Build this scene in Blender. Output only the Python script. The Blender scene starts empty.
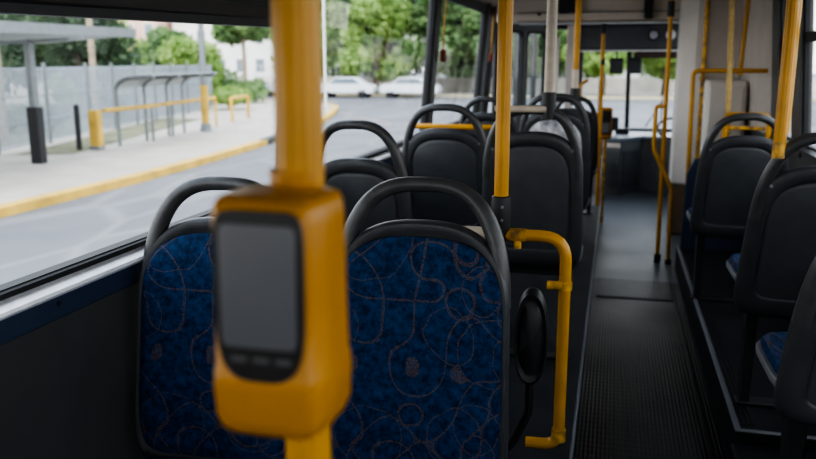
import bpy, math, random
from mathutils import Vector, Matrix
random.seed(7)
C = bpy.context.scene.collection
PI = math.pi
H = 1.65

# ------------------------------------------------------------------ materials
def new_mat(name):
    m = bpy.data.materials.new(name); m.use_nodes = True
    nt = m.node_tree; b = nt.nodes['Principled BSDF']
    return m, nt, b
def mat(name, col, rough=0.5, metal=0.0, var=0.15, scale=8.0, bump=0.0, spec=0.5, bscale=None, dark=None):
    m, nt, b = new_mat(name)
    tc = nt.nodes.new('ShaderNodeTexCoord')
    n = nt.nodes.new('ShaderNodeTexNoise'); n.inputs['Scale'].default_value = scale; n.inputs['Detail'].default_value = 5
    nt.links.new(tc.outputs['Object'], n.inputs['Vector'])
    r = nt.nodes.new('ShaderNodeValToRGB')
    c0 = dark if dark else tuple(c * (1 - var) for c in col); c1 = tuple(min(1, c * (1 + var)) for c in col)
    r.color_ramp.elements[0].position = .3; r.color_ramp.elements[1].position = .7
    r.color_ramp.elements[0].color = (*c0, 1); r.color_ramp.elements[1].color = (*c1, 1)
    nt.links.new(n.outputs['Fac'], r.inputs['Fac']); nt.links.new(r.outputs['Color'], b.inputs['Base Color'])
    b.inputs['Roughness'].default_value = rough; b.inputs['Metallic'].default_value = metal
    b.inputs['Specular IOR Level'].default_value = spec
    if bump:
        n2 = nt.nodes.new('ShaderNodeTexNoise'); n2.inputs['Scale'].default_value = bscale or scale * 12; n2.inputs['Detail'].default_value = 3
        nt.links.new(tc.outputs['Object'], n2.inputs['Vector'])
        bp = nt.nodes.new('ShaderNodeBump'); bp.inputs['Strength'].default_value = bump; bp.inputs['Distance'].default_value = .003
        nt.links.new(n2.outputs['Fac'], bp.inputs['Height']); nt.links.new(bp.outputs['Normal'], b.inputs['Normal'])
    return m
M = {}
M['yellow'] = mat('yellow_paint', (.56, .27, .013), .36, var=.12, scale=9)
M['yellow_worn'] = mat('worn_yellow_paint', (.60, .33, .04), .45, var=.45, scale=26, dark=(.16, .09, .03))
M['val_yellow'] = mat('validator_plastic', (.46, .20, .006), .36, var=.06, scale=5, bump=.15, bscale=300)
M['cream_pole'] = mat('cream_paint', (.55, .47, .38), .45, var=.12, scale=20)
M['black'] = mat('black_plastic', (.018, .018, .02), .45, var=.2, scale=20)
M['rubber'] = mat('rubber_gasket', (.012, .012, .013), .6, var=.2)
M['shell'] = mat('seat_plastic', (.050, .052, .057), .38, var=.15, scale=14, bump=.25, bscale=500)
M['shell_panel'] = mat('seat_panel_plastic', (.064, .067, .074), .42, var=.12, scale=14, bump=.25, bscale=500)
M['handle'] = mat('seat_handle_plastic', (.058, .058, .060), .34, var=.2, scale=22, bump=.2, bscale=400)
M['pan_edge'] = mat('seat_edge_grey', (.17, .175, .19), .4, var=.1)
M['steel'] = mat('painted_steel_dark', (.035, .036, .04), .4, metal=.3)
M['alu'] = mat('brushed_aluminium', (.85, .86, .90), .30, metal=.35, var=.08, scale=30)
M['navy'] = mat('navy_strip', (.030, .045, .085), .45, var=.1)
M['wall'] = mat('grey_laminate', (.058, .060, .060), .55, var=.15, scale=3)
M['ceil'] = mat('ceiling_panel', (.66, .58, .50), .6, var=.06, scale=2)
M['cream'] = mat('cream_panel', (.70, .66, .62), .55, var=.08, scale=3)
M['greypanel'] = mat('grey_fibre_panel', (.52, .47, .43), .55, var=.08, scale=4)
M['tan'] = mat('tan_panel', (.22, .15, .10), .6, var=.2)
M['darkpanel'] = mat('charcoal_panel', (.06, .062, .066), .42, var=.15, scale=5)
M['sign'] = mat('sign_housing', (.07, .075, .085), .4, var=.1)
M['dash'] = mat('dashboard_top', (.20, .23, .26), .3, var=.12, scale=6)
M['red'] = mat('red_button', (.20, .035, .02), .5)
M['white'] = mat('white_paint', (.72, .72, .72), .4, var=.06)
M['concrete'] = mat('sidewalk_concrete', (.41, .37, .325), .8, var=.12, scale=.9, bump=.3)
M['kerb_yellow'] = mat('kerb_yellow_paint', (.56, .36, .07), .7, var=.2, scale=2)
M['kerb_black'] = mat('kerb_black_paint', (.05, .05, .05), .7, var=.2)
M['grass'] = mat('grass_turf', (.17, .17, .10), .9, var=.35, scale=2)
M['trunk'] = mat('tree_bark', (.16, .12, .09), .9, var=.3, scale=5, bump=.5)
M['ltrunk'] = mat('pale_tree_bark', (.34, .27, .20), .9, var=.25, scale=5, bump=.5)
M['galv'] = mat('galvanised_metal', (.20, .215, .225), .5, metal=.3, var=.1)
M['fence'] = mat('fence_metal', (.32, .36, .40), .5, metal=.2, var=.1)
M['shelter'] = mat('shelter_roof', (.38, .41, .44), .5, var=.08, scale=1)
M['bwhite'] = mat('white_render', (.78, .76, .74), .8, var=.06, scale=.4)
M['bpink'] = mat('pink_render', (.62, .42, .34), .8, var=.12, scale=.4)
M['bwin'] = mat('building_window', (.20, .24, .28), .3, var=.2)
M['carwhite'] = mat('white_car_paint', (.75, .76, .78), .25, var=.03)
M['carred'] = mat('silver_car_paint', (.42, .44, .47), .25, var=.03)
M['tyre'] = mat('tyre_rubber', (.02, .02, .02), .8)
M['bushwall'] = mat('low_wall_render', (.62, .58, .54), .8, var=.1, scale=1)

def leaf_mat(name, c0, c1):
    m, nt, b = new_mat(name)
    oi = nt.nodes.new('ShaderNodeTexCoord'); n = nt.nodes.new('ShaderNodeTexNoise'); n.inputs['Scale'].default_value = .7; n.inputs['Detail'].default_value = 6
    nt.links.new(oi.outputs['Object'], n.inputs['Vector'])
    r = nt.nodes.new('ShaderNodeValToRGB'); r.color_ramp.elements[0].position = .35; r.color_ramp.elements[1].position = .65
    r.color_ramp.elements[0].color = (*c0, 1); r.color_ramp.elements[1].color = (*c1, 1)
    nt.links.new(n.outputs['Fac'], r.inputs['Fac']); nt.links.new(r.outputs['Color'], b.inputs['Base Color'])
    b.inputs['Roughness'].default_value = .7
    tr = nt.nodes.new('ShaderNodeBsdfTranslucent'); nt.links.new(r.outputs['Color'], tr.inputs['Color'])
    mx = nt.nodes.new('ShaderNodeMixShader'); mx.inputs[0].default_value = .45
    nt.links.new(b.outputs[0], mx.inputs[1]); nt.links.new(tr.outputs[0], mx.inputs[2])
    nt.links.new(mx.outputs[0], nt.nodes['Material Output'].inputs['Surface'])
    return m
M['leaf_light'] = leaf_mat('light_leaves', (.18, .30, .07), (.42, .55, .20))
M['leaf_mid'] = leaf_mat('mid_leaves', (.12, .21, .08), (.26, .38, .16))
M['leaf_dark'] = leaf_mat('dark_leaves', (.06, .10, .06), (.14, .20, .11))

def glass_mat(name, tint=(.93, .95, .95), ior=1.45):
    m = bpy.data.materials.new(name); m.use_nodes = True; nt = m.node_tree; nt.nodes.clear()
    o = nt.nodes.new('ShaderNodeOutputMaterial'); t = nt.nodes.new('ShaderNodeBsdfTransparent'); t.inputs[0].default_value = (*tint, 1)
    g = nt.nodes.new('ShaderNodeBsdfGlossy'); g.inputs['Roughness'].default_value = .02
    lw = nt.nodes.new('ShaderNodeLayerWeight'); lw.inputs[0].default_value = .5; pw = nt.nodes.new('ShaderNodeMath'); pw.operation = 'POWER'; pw.inputs[1].default_value = 4; nt.links.new(lw.outputs['Facing'], pw.inputs[0]); f = nt.nodes.new('ShaderNodeMath'); f.operation = 'MULTIPLY_ADD'; f.inputs[1].default_value = .35; f.inputs[2].default_value = .03; nt.links.new(pw.outputs[0], f.inputs[0])
    x = nt.nodes.new('ShaderNodeMixShader'); nt.links.new(f.outputs[0], x.inputs[0]); nt.links.new(t.outputs[0], x.inputs[1]); nt.links.new(g.outputs[0], x.inputs[2])
    nt.links.new(x.outputs[0], o.inputs['Surface']); return m
M['glass'] = glass_mat('window_glass')
M['door_glass'] = glass_mat('door_glass', (.80, .86, .88))

def fabric_mat():
    m, nt, b = new_mat('blue_swirl_fabric')
    N = nt.nodes.new; L = nt.links.new
    tc = N('ShaderNodeTexCoord')
    mp = N('ShaderNodeMapping'); mp.inputs['Scale'].default_value = (1, .35, 1); L(tc.outputs['Object'], mp.inputs['Vector'])
    base = N('ShaderNodeTexNoise'); base.inputs['Scale'].default_value = 45; base.inputs['Detail'].default_value = 8; base.inputs['Roughness'].default_value = .7
    L(mp.outputs[0], base.inputs['Vector'])
    cr = N('ShaderNodeValToRGB'); cr.color_ramp.elements[0].position = .36; cr.color_ramp.elements[1].position = .66
    cr.color_ramp.elements[0].color = (.004, .013, .042, 1); cr.color_ramp.elements[1].color = (.013, .052, .14, 1)
    L(base.outputs['Fac'], cr.inputs['Fac'])
    wn = N('ShaderNodeTexNoise'); wn.inputs['Scale'].default_value = 7; L(mp.outputs[0], wn.inputs['Vector'])
    vm = N('ShaderNodeVectorMath'); vm.operation = 'MULTIPLY_ADD'; L(wn.outputs['Color'], vm.inputs[0]); vm.inputs[1].default_value = (.06, 0, .06); L(mp.outputs[0], vm.inputs[2])
    prev = None
    def mx_(k):
        nonlocal prev
        if prev is None: prev = k; return
        x = N('ShaderNodeMath'); x.operation = 'MAXIMUM'; L(prev.outputs[0], x.inputs[0]); L(k.outputs[0], x.inputs[1]); prev = x
    def near(sock, val, eps):
        s = N('ShaderNodeMath'); s.operation = 'SUBTRACT'; s.inputs[1].default_value = val; L(sock, s.inputs[0])
        a = N('ShaderNodeMath'); a.operation = 'ABSOLUTE'; L(s.outputs[0], a.inputs[0])
        k = N('ShaderNodeMath'); k.operation = 'LESS_THAN'; k.inputs[1].default_value = eps; L(a.outputs[0], k.inputs[0]); return k
    # wandering stitched loops: contour lines of smooth noise, plus big rings
    for sc_, off, val in ((6.0, 1.7, .56), (5.0, 9.2, .50)):
        ad = N('ShaderNodeVectorMath'); ad.operation = 'ADD'; ad.inputs[1].default_value = (off, 0, off * .7); L(mp.outputs[0], ad.inputs[0])
        v = N('ShaderNodeTexNoise'); v.inputs['Scale'].default_value = sc_; v.inputs['Detail'].default_value = 0; L(ad.outputs[0], v.inputs['Vector'])
        mx_(near(v.outputs['Fac'], val, .0016 * sc_))
    for sc, rad, off in ((4.2, .30, 0.0), (4.8, .36, 3.3), (3.6, .42, 8.3)):
        ad = N('ShaderNodeVectorMath'); ad.operation = 'ADD'; ad.inputs[1].default_value = (off, 0, off * .7); L(vm.outputs[0], ad.inputs[0])
        v = N('ShaderNodeTexVoronoi'); v.voronoi_dimensions = '3D'; v.inputs['Scale'].default_value = sc; v.inputs['Randomness'].default_value = .8
        L(ad.outputs[0], v.inputs['Vector']); mx_(near(v.outputs['Distance'], rad, .0016 * sc))
    dn = N('ShaderNodeTexNoise'); dn.inputs['Scale'].default_value = 330; dn.inputs['Detail'].default_value = 1; L(tc.outputs['Object'], dn.inputs['Vector'])
    dk = N('ShaderNodeMath'); dk.operation = 'GREATER_THAN'; dk.inputs[1].default_value = .47; L(dn.outputs['Fac'], dk.inputs[0])
    mu = N('ShaderNodeMath'); mu.operation = 'MULTIPLY'; L(prev.outputs[0], mu.inputs[0]); L(dk.outputs[0], mu.inputs[1])
    mu2 = N('ShaderNodeMath'); mu2.operation = 'MULTIPLY'; mu2.inputs[1].default_value = .5; L(mu.outputs[0], mu2.inputs[0])
    mx = N('ShaderNodeMix'); mx.data_type = 'RGBA'; L(mu2.outputs[0], mx.inputs['Factor']); L(cr.outputs[0], mx.inputs['A']); mx.inputs['B'].default_value = (.17, .105, .065, 1)
    L(mx.outputs['Result'], b.inputs['Base Color'])
    b.inputs['Roughness'].default_value = .85; b.inputs['Specular IOR Level'].default_value = .2
    bp = N('ShaderNodeBump'); bp.inputs['Strength'].default_value = .25; bp.inputs['Distance'].default_value = .001; L(dn.outputs['Fac'], bp.inputs['Height']); L(bp.outputs[0], b.inputs['Normal'])
    return m
M['fabric'] = fabric_mat()

def floor_mat():
    m, nt, b = new_mat('ribbed_rubber_floor'); N = nt.nodes.new; L = nt.links.new
    tc = N('ShaderNodeTexCoord'); sp = N('ShaderNodeSeparateXYZ'); L(tc.outputs['Object'], sp.inputs[0])
    w = N('ShaderNodeMath'); w.operation = 'MULTIPLY'; w.inputs[1].default_value = 2 * PI / .018; L(sp.outputs['X'], w.inputs[0])
    s = N('ShaderNodeMath'); s.operation = 'SINE'; L(w.outputs[0], s.inputs[0])
    w2 = N('ShaderNodeMath'); w2.operation = 'MULTIPLY'; w2.inputs[1].default_value = 2 * PI / .05; L(sp.outputs['Y'], w2.inputs[0])
    s2 = N('ShaderNodeMath'); s2.operation = 'SINE'; L(w2.outputs[0], s2.inputs[0])
    ad = N('ShaderNodeMath'); ad.operation = 'MULTIPLY_ADD'; ad.inputs[1].default_value = .35; L(s2.outputs[0], ad.inputs[0]); L(s.outputs[0], ad.inputs[2])
    # ribs only in the rear part of the aisle; the front section is smooth vinyl
    gt = N('ShaderNodeMath'); gt.operation = 'LESS_THAN'; gt.inputs[1].default_value = 6.15; L(sp.outputs['Y'], gt.inputs[0])
    hm = N('ShaderNodeMath'); hm.operation = 'MULTIPLY'; L(ad.outputs[0], hm.inputs[0]); L(gt.outputs[0], hm.inputs[1])
    bp = N('ShaderNodeBump'); bp.inputs['Strength'].default_value = .45; bp.inputs['Distance'].default_value = .0016
    L(hm.outputs[0], bp.inputs['Height']); L(bp.outputs[0], b.inputs['Normal'])
    n = N('ShaderNodeTexNoise'); n.inputs['Scale'].default_value = 2.2; n.inputs['Detail'].default_value = 6; L(tc.outputs['Object'], n.inputs['Vector'])
    r = N('ShaderNodeValToRGB'); r.color_ramp.elements[0].color = (.008, .008, .009, 1); r.color_ramp.elements[1].color = (.022, .0215, .0215, 1); L(n.outputs['Fac'], r.inputs['Fac'])
    r2 = N('ShaderNodeValToRGB'); r2.color_ramp.elements[0].color = (.075, .085, .10, 1); r2.color_ramp.elements[1].color = (.14, .155, .175, 1); L(n.outputs['Fac'], r2.inputs['Fac'])
    mx = N('ShaderNodeMix'); mx.data_type = 'RGBA'; L(gt.outputs[0], mx.inputs['Factor']); L(r2.outputs[0], mx.inputs['A']); L(r.outputs[0], mx.inputs['B']); L(mx.outputs['Result'], b.inputs['Base Color'])
    rr = N('ShaderNodeMapRange'); rr.inputs['To Min'].default_value = .28; rr.inputs['To Max'].default_value = .55; L(n.outputs['Fac'], rr.inputs['Value']); L(rr.outputs[0], b.inputs['Roughness'])
    return m
M['floor'] = floor_mat()
M['platform'] = mat('platform_vinyl', (.020, .021, .024), .6, var=.3, scale=5, spec=.3)

def road_mat():
    m, nt, b = new_mat('asphalt'); N = nt.nodes.new; L = nt.links.new
    tc = N('ShaderNodeTexCoord')
    n = N('ShaderNodeTexNoise'); n.inputs['Scale'].default_value = .35; n.inputs['Detail'].default_value = 8; L(tc.outputs['Object'], n.inputs['Vector'])
    r = N('ShaderNodeValToRGB'); r.color_ramp.elements[0].position = .3; r.color_ramp.elements[1].position = .7
    r.color_ramp.elements[0].color = (.125, .126, .135, 1); r.color_ramp.elements[1].color = (.18, .18, .19, 1); L(n.outputs['Fac'], r.inputs['Fac'])
    mp = N('ShaderNodeMapping'); mp.inputs['Rotation'].default_value = (0, 0, .7); mp.inputs['Scale'].default_value = (1, .35, 1); L(tc.outputs['Object'], mp.inputs['Vector'])
    v = N('ShaderNodeTexVoronoi'); v.feature = 'DISTANCE_TO_EDGE'; v.inputs['Scale'].default_value = .5; L(mp.outputs[0], v.inputs['Vector'])
    k = N('ShaderNodeMapRange'); k.inputs['From Max'].default_value = .05; k.inputs['To Min'].default_value = .45; k.inputs['To Max'].default_value = 0; L(v.outputs['Distance'], k.inputs['Value'])
    mx = N('ShaderNodeMix'); mx.data_type = 'RGBA'; L(k.outputs[0], mx.inputs['Factor']); L(r.outputs[0], mx.inputs['A']); mx.inputs['B'].default_value = (.27, .265, .27, 1)
    L(mx.outputs['Result'], b.inputs['Base Color']); b.inputs['Roughness'].default_value = .75
    return m
M['road'] = road_mat()

# ------------------------------------------------------------------ mesh builder
class MB:
    def __init__(s): s.v = []; s.f = []
    def add(s, vs, fs):
        o = len(s.v); s.v += [tuple(v) for v in vs]; s.f += [tuple(i + o for i in f) for f in fs]; return s
    def box(s, x0, x1, y0, y1, z0, z1, b=0.0):
        # chamfered box (all 12 edges cut) when b > 0
        if b <= 0:
            vs = [(x, y, z) for x in (x0, x1) for y in (y0, y1) for z in (z0, z1)]
            return s.add(vs, [(0, 1, 3, 2), (4, 6, 7, 5), (0, 4, 5, 1), (2, 3, 7, 6), (0, 2, 6, 4), (1, 5, 7, 3)])
        b = min(b, (x1 - x0) * .45, (y1 - y0) * .45, (z1 - z0) * .45)
        X = (x0, x1); Y = (y0, y1); Z = (z0, z1); vs = []; ix = {}
        for i in (0, 1):
            for j in (0, 1):
                for k in (0, 1):
                    sx, sy, sz = (1 - 2 * i) * b, (1 - 2 * j) * b, (1 - 2 * k) * b
                    for a, p in enumerate(((X[i], Y[j] + sy, Z[k] + sz), (X[i] + sx, Y[j], Z[k] + sz), (X[i] + sx, Y[j] + sy, Z[k]))):
                        ix[(i, j, k, a)] = len(vs); vs.append(p)
        fs = []
        for i in (0, 1): fs.append([ix[(i, 0, 0, 0)], ix[(i, 1, 0, 0)], ix[(i, 1, 1, 0)], ix[(i, 0, 1, 0)]])
        for j in (0, 1): fs.append([ix[(0, j, 0, 1)], ix[(1, j, 0, 1)], ix[(1, j, 1, 1)], ix[(0, j, 1, 1)]])
        for k in (0, 1): fs.append([ix[(0, 0, k, 2)], ix[(1, 0, k, 2)], ix[(1, 1, k, 2)], ix[(0, 1, k, 2)]])
        for k in (0, 1):
            for j in (0, 1): fs.append([ix[(0, j, k, 1)], ix[(1, j, k, 1)], ix[(1, j, k, 2)], ix[(0, j, k, 2)]])
            for i in (0, 1): fs.append([ix[(i, 0, k, 0)], ix[(i, 1, k, 0)], ix[(i, 1, k, 2)], ix[(i, 0, k, 2)]])
        for i in (0, 1):
            for j in (0, 1): fs.append([ix[(i, j, 0, 0)], ix[(i, j, 1, 0)], ix[(i, j, 1, 1)], ix[(i, j, 0, 1)]])
        for i in (0, 1):
            for j in (0, 1):
                for k in (0, 1): fs.append([ix[(i, j, k, 0)], ix[(i, j, k, 1)], ix[(i, j, k, 2)]])
        return s.add(vs, fs)
    def sweep(s, pts, ra, rb=None, seg=12, flute=0, up=None, cap=True, taper=None):
        pts = [Vector(p) for p in pts]; rb = rb or ra; n = len(pts); rings = []
        t0 = (pts[1] - pts[0]).normalized()
        ref = Vector(up) if up else (Vector((0, 1, 0)) if abs(t0.y) < .9 else Vector((1, 0, 0)))
        nrm = (ref - t0 * ref.dot(t0)).normalized(); vs = []
        for i, p in enumerate(pts):
            t = ((pts[min(i + 1, n - 1)] - pts[max(i - 1, 0)])).normalized()
            nrm = (nrm - t * nrm.dot(t)).normalized(); bi = t.cross(nrm)
            k = taper[i] if taper else 1
            for j in range(seg):
                a = 2 * PI * j / seg; q = 1 + (flute * (1 if j % 2 else -1) if flute else 0)
                vs.append(p + nrm * (ra * k * q * math.cos(a)) + bi * (rb * k * q * math.sin(a)))
        fs = [(i * seg + j, i * seg + (j + 1) % seg, (i + 1) * seg + (j + 1) % seg, (i + 1) * seg + j) for i in range(n - 1) for j in range(seg)]
        if cap: fs += [tuple(range(seg))[::-1], tuple((n - 1) * seg + j for j in range(seg))]
        return s.add(vs, fs)
    def loft(s, rings, cap=True):
        k = len(rings[0]); vs = [p for r in rings for p in r]
        fs = [(i * k + j, i * k + (j + 1) % k, (i + 1) * k + (j + 1) % k, (i + 1) * k + j) for i in range(len(rings) - 1) for j in range(k)]
        if cap: fs += [tuple(range(k))[::-1], tuple((len(rings) - 1) * k + j for j in range(k))]
        return s.add(vs, fs)
    def prism(s, poly, axis, a0, a1):
        # poly of 2-D points in the other two axes, extruded along axis
        def P(u, v, w): return {'x': (w, u, v), 'y': (u, w, v), 'z': (u, v, w)}[axis]
        return s.loft([[P(u, v, a0) for u, v in poly], [P(u, v, a1) for u, v in poly]])
    def build(s, name, m, parent=None, loc=None, smooth=False, bevel=0.0, auto=True):
        me = bpy.data.meshes.new(name); me.from_pydata(s.v, [], s.f); me.validate()
        import bmesh
        bm = bmesh.new(); bm.from_mesh(me); bmesh.ops.recalc_face_normals(bm, faces=bm.faces); bm.to_mesh(me); bm.free()
        me.materials.append(M[m] if isinstance(m, str) else m)
        if smooth:
            me.polygons.foreach_set('use_smooth', [True] * len(me.polygons))
            try: me.set_sharp_from_angle(angle=math.radians(42))
            except Exception: pass
        o = bpy.data.objects.new(name, me); C.objects.link(o)
        if loc: o.location = loc
        if parent: o.parent = parent
        if bevel:
            md = o.modifiers.new('b', 'BEVEL'); md.width = bevel; md.segments = 3
        return o
def tag(o, label=None, cat=None, group=None, kind=None):
    if label: o['label'] = label
    if cat: o['category'] = cat
    if group: o['group'] = group
    if kind: o['kind'] = kind
    return o
def thing(name, label, cat, loc=(0, 0, 0), rz=0, group=None):
    o = bpy.data.objects.new(name, None); o.empty_display_size = .05; C.objects.link(o); o.location = loc; o.rotation_euler = (0, 0, rz)
    return tag(o, label, cat, group)
def struct(o, label, cat): return tag(o, label, cat, kind='structure')
def arc(cx, cy, r, a0, a1, n=8): return [(cx + r * math.cos(math.radians(a0 + (a1 - a0) * i / n)), cy + r * math.sin(math.radians(a0 + (a1 - a0) * i / n))) for i in range(n + 1)]
def fillet(pts, r, n=6):
    pts = [Vector(p) for p in pts]; out = [pts[0]]
    for i in range(1, len(pts) - 1):
        a = (pts[i - 1] - pts[i]); b = (pts[i + 1] - pts[i]); k = min(r, a.length * .48, b.length * .48)
        p0 = pts[i] + a.normalized() * k; p1 = pts[i] + b.normalized() * k
        for j in range(n + 1):
            t = j / n; out.append(p0 * (1 - t) ** 2 + pts[i] * 2 * t * (1 - t) + p1 * t * t)
    out.append(pts[-1]); return out
def copy_tree(o, parent=None):
    c = o.copy(); C.objects.link(c)
    if parent: c.parent = parent
    for ch in list(o.children): copy_tree(ch, c)
    return c

# wall profile: the bus side leans slightly inward above the sill
def WX(z): return -1.33 + max(0, z - 1.1) * .08
def WR(z): return 1.17 - max(0, z - 1.1) * .08

# ------------------------------------------------------------------ bus shell
Y0, Y1 = -2.6, 11.6
mb = MB(); mb.box(-.09, .54, Y0, Y1, -.06, 0); mb.box(.54, 1.2, Y0, 3.18, -.06, 0); mb.box(.54, 1.2, 6.6, Y1, -.06, 0); mb.box(-1.4, -.09, 8.3, Y1, -.06, 0)
struct(mb.build('floor', 'floor'), 'dark ribbed rubber aisle floor of the bus', 'floor')
mb = MB(); mb.box(-1.4, -.09, Y0, 8.3, -.06, .2)
lp = struct(mb.build('platform_left', 'platform', bevel=.006), 'dark raised platform under the window-side double seats', 'platform')
MB().sweep([(-.09, Y0, .2), (-.09, 8.3, .2)], .008, seg=6).build('edge_strip', 'pan_edge', lp)
mb = MB(); mb.box(.54, 1.2, 3.18, 6.6, -.06, .2)
rp = struct(mb.build('platform_right', 'platform', bevel=.006), 'dark raised platform under the single seats across the aisle', 'platform')
mb = MB(); mb.box(.535, .56, 3.175, 6.6, .2, .208, .003); mb.box(.56, 1.2, 3.175, 3.2, .2, .208, .003)
mb.build('edge_strip', 'pan_edge', rp)
mb = MB()
for i in range(3): mb.box(.575 + i * .018, .585 + i * .018, 3.25, 6.55, .2, .204)
mb.build('anti_slip_ribs', 'rubber', rp)
mb = MB(); mb.box(.475, .487, Y0, 6.15, 0, .004, .001); mb.build('trim_1', 'steel'); struct(bpy.data.objects['trim_1'], 'thin metal joint strip along right side of aisle', 'trim')
mb = MB(); mb.box(-.06, .47, 5.65, 6.15, 0, .006, .002)
for i in range(18): mb.box(-.045 + i * .029, -.035 + i * .029, 5.67, 6.13, .006, .009)
struct(mb.build('trim_2', mat('worn_floor_plate', (.040, .042, .046), .45, metal=.1, var=.3, scale=12)), 'worn shiny ribbed plate across the aisle floor', 'trim')

# left wall
def wallprof(f, z0, z1, th): return [(f(z0), z0), (f(z1), z1), (f(z1) + th, z1), (f(z0) + th, z0)]
mb = MB(); mb.prism([(-1.33, 0), (-1.33, 1.06), (-1.38, 1.06), (-1.38, 0)], 'y', Y0, 8.45)
wl = struct(mb.build('wall_left', 'wall'), 'dark grey side panel below the window', 'wall')
MB().box(-1.336, -1.318, Y0, 8.45, 1.02, 1.095, .004).build('navy_band', 'navy', wl)
MB().prism([(-1.345, 1.072), (-1.302, 1.085), (-1.296, 1.093), (-1.300, 1.101), (-1.345, 1.126)], 'y', Y0, 8.45).build('sill_ledge', 'alu', wl)
MB().prism([(-1.37, 1.10), (-1.325, 1.12), (-1.320, 1.135), (-1.33, 1.138), (-1.37, 1.14)], 'y', Y0, 8.45).build('window_gasket', 'rubber', wl)
mb = MB()
for y in (1.62, 4.1): mb.sweep([(-1.319, y, 1.06), (-1.314, y, 1.06)], .007, seg=8)
mb.build('screw', 'black', wl)
mb = MB(); mb.prism([(WX(2.12), 2.12), (WX(2.12) - .06, 2.12), (WX(2.12) - .06, 2.4), (WX(2.12) + .0, 2.4)], 'y', Y0, Y1)
struct(mb.build('trim_3', 'darkpanel'), 'dark header rail above the left windows', 'trim')
def pillar(name, y0, y1, side=-1, label='', m='darkpanel', th=.06):
    f = WX if side < 0 else WR
    mb = MB(); a = [(f(z) - (side * .0), z) for z in (1.05, 2.3)]
    s = -side * -1
    poly = [(f(1.05) - side * .012, 1.05), (f(2.3) - side * .012, 2.3), (f(2.3) + side * th, 2.3), (f(1.05) + side * th, 1.05)]
    mb.prism(poly, 'y', y0, y1)
    return struct(mb.build(name, m, bevel=.006), label, 'pillar')
pillar('trim_4', 3.09, 3.17, -1, 'dark window pillar behind the ticket machine pole')
pillar('trim_5', 5.68, 5.80, -1, 'dark window pillar, second along the left side')
pillar('trim_6', 7.92, 8.05, -1, 'dark window pillar, third along the left side')
pillar('trim_7', 8.40, 8.52, -1, 'dark window pillar beside the front door')
pillar('trim_8', Y0, Y0 + .12, -1, 'dark rear corner pillar on the left side')
def window(idx, y0, y1, side, label, z0=1.125, z1=2.14, transom=None, panel=None):
    f = WX if side < 0 else WR; s = side
    t = thing('window_%d' % idx, label, 'window'); t['kind'] = 'structure'
    def strip(mb, ya, yb, za, zb, o0=.004, o1=.03):
        mb.prism([(f(za) + s * o0, za), (f(zb) + s * o0, zb), (f(zb) + s * o1, zb), (f(za) + s * o1, za)], 'y', ya, yb)
    mb = MB(); strip(mb, y0, y1, z0, z0 + .016); strip(mb, y0, y1, z1 - .03, z1); strip(mb, y0, y0 + .03, z0, z1); strip(mb, y1 - .03, y1, z0, z1)
    if transom: strip(mb, y0, y1, transom - .03, transom + .03)
    mb.build('window_frame', 'rubber', t)
    g = MB(); g.add([(f(z0) + s * .02, y0, z0), (f(z0) + s * .02, y1, z0), (f(z1) + s * .02, y1, z1), (f(z1) + s * .02, y0, z1)], [(0, 1, 2, 3)])
    g.build('pane', 'glass', t)
    if panel:
        mb = MB()
        def sl(za, zb, dz, o0, o1):
            r_ = []
            for yy, d_ in ((y0, -.10), (y1, .008)): r_.append([(f(za + d_) + s * o0, yy, za + d_), (f(zb) + s * o0, yy, zb + d_ * dz), (f(zb) + s * o1, yy, zb + d_ * dz), (f(za + d_) + s * o1, yy, za + d_)])
            return r_
        mb.loft(sl(panel, z1 + .1, 0, -.004, .03)); mb.build('header_panel', mat('dark_header', (.03, .024, .022), .5), t)
        mb = MB(); mb.loft(sl(panel, panel + .03, 1, -.02, 0)); mb.loft(sl(panel + .075, panel + .083, 1, -.01, 0)); mb.build('header_rail', 'black', t)
    return t
window(1, Y0 + .12, 3.09, -1, 'large side window with dark header panel, nearest the camera', panel=1.775)
window(2, 3.17, 5.68, -1, 'tall side window between the first and second pillars')
window(3, 5.80, 7.92, -1, 'side window just behind the front door area')
window(4, 8.05, 8.40, -1, 'narrow side window beside the front door')

# hammer on pillar
h = thing('emergency_hammer', 'small dark red emergency hammer hanging on window pillar', 'hammer', (WX(1.7) + .02, 3.15, 1.66))
MB().sweep([(.018, 0, 0), (.018, .012, .06), (.018, .01, .11)], .011, .008, seg=8).build('handle', mat('dark_red_plastic', (.10, .02, .015), .5), h)
MB().sweep([(.018, -.02, .10), (.018, .04, .105)], .012, seg=8, taper=[.6, 1]).build('hammer_head', 'steel', h)
MB().box(-.01, .006, -.012, .03, .01, .1, .003).build('bracket', 'black', h)

# right wall and windows
mb = MB(); mb.prism([(1.17, 0), (1.17, 1.1), (1.23, 1.1), (1.23, 0)], 'y', Y0, Y1)
wr = struct(mb.build('wall_right', 'wall'), 'dark grey side panel under the right windows', 'wall')
MB().prism([(1.175, 1.1), (1.12, 1.105), (1.12, 1.12), (1.18, 1.13)], 'y', Y0, 6.6).build('sill_ledge', 'steel', wr)
mb = MB(); mb.prism([(WR(2.12), 2.12), (WR(2.12) + .06, 2.12), (WR(2.12) + .06, 2.4), (WR(2.12), 2.4)], 'y', Y0, Y1)
struct(mb.build('trim_9', 'darkpanel'), 'dark header rail above the right windows', 'trim')
pillar('trim_10', 5.52, 5.78, 1, 'dark window pillar behind the right grab pole')
pillar('trim_11', 6.25, 6.50, 1, 'dark pillar beside the grey driver partition')
pillar('trim_12', 2.6, 2.72, 1, 'dark window pillar on the right beside the nearest seat')
pillar('trim_13', Y0, Y0 + .12, 1, 'dark rear corner pillar on the right side')
window(5, 2.72, 5.52, 1, 'right side window with sliding top above the single seats', transom=1.80)
window(6, 5.78, 6.25, 1, 'narrow right side window behind the grab pole', transom=1.80)
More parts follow.
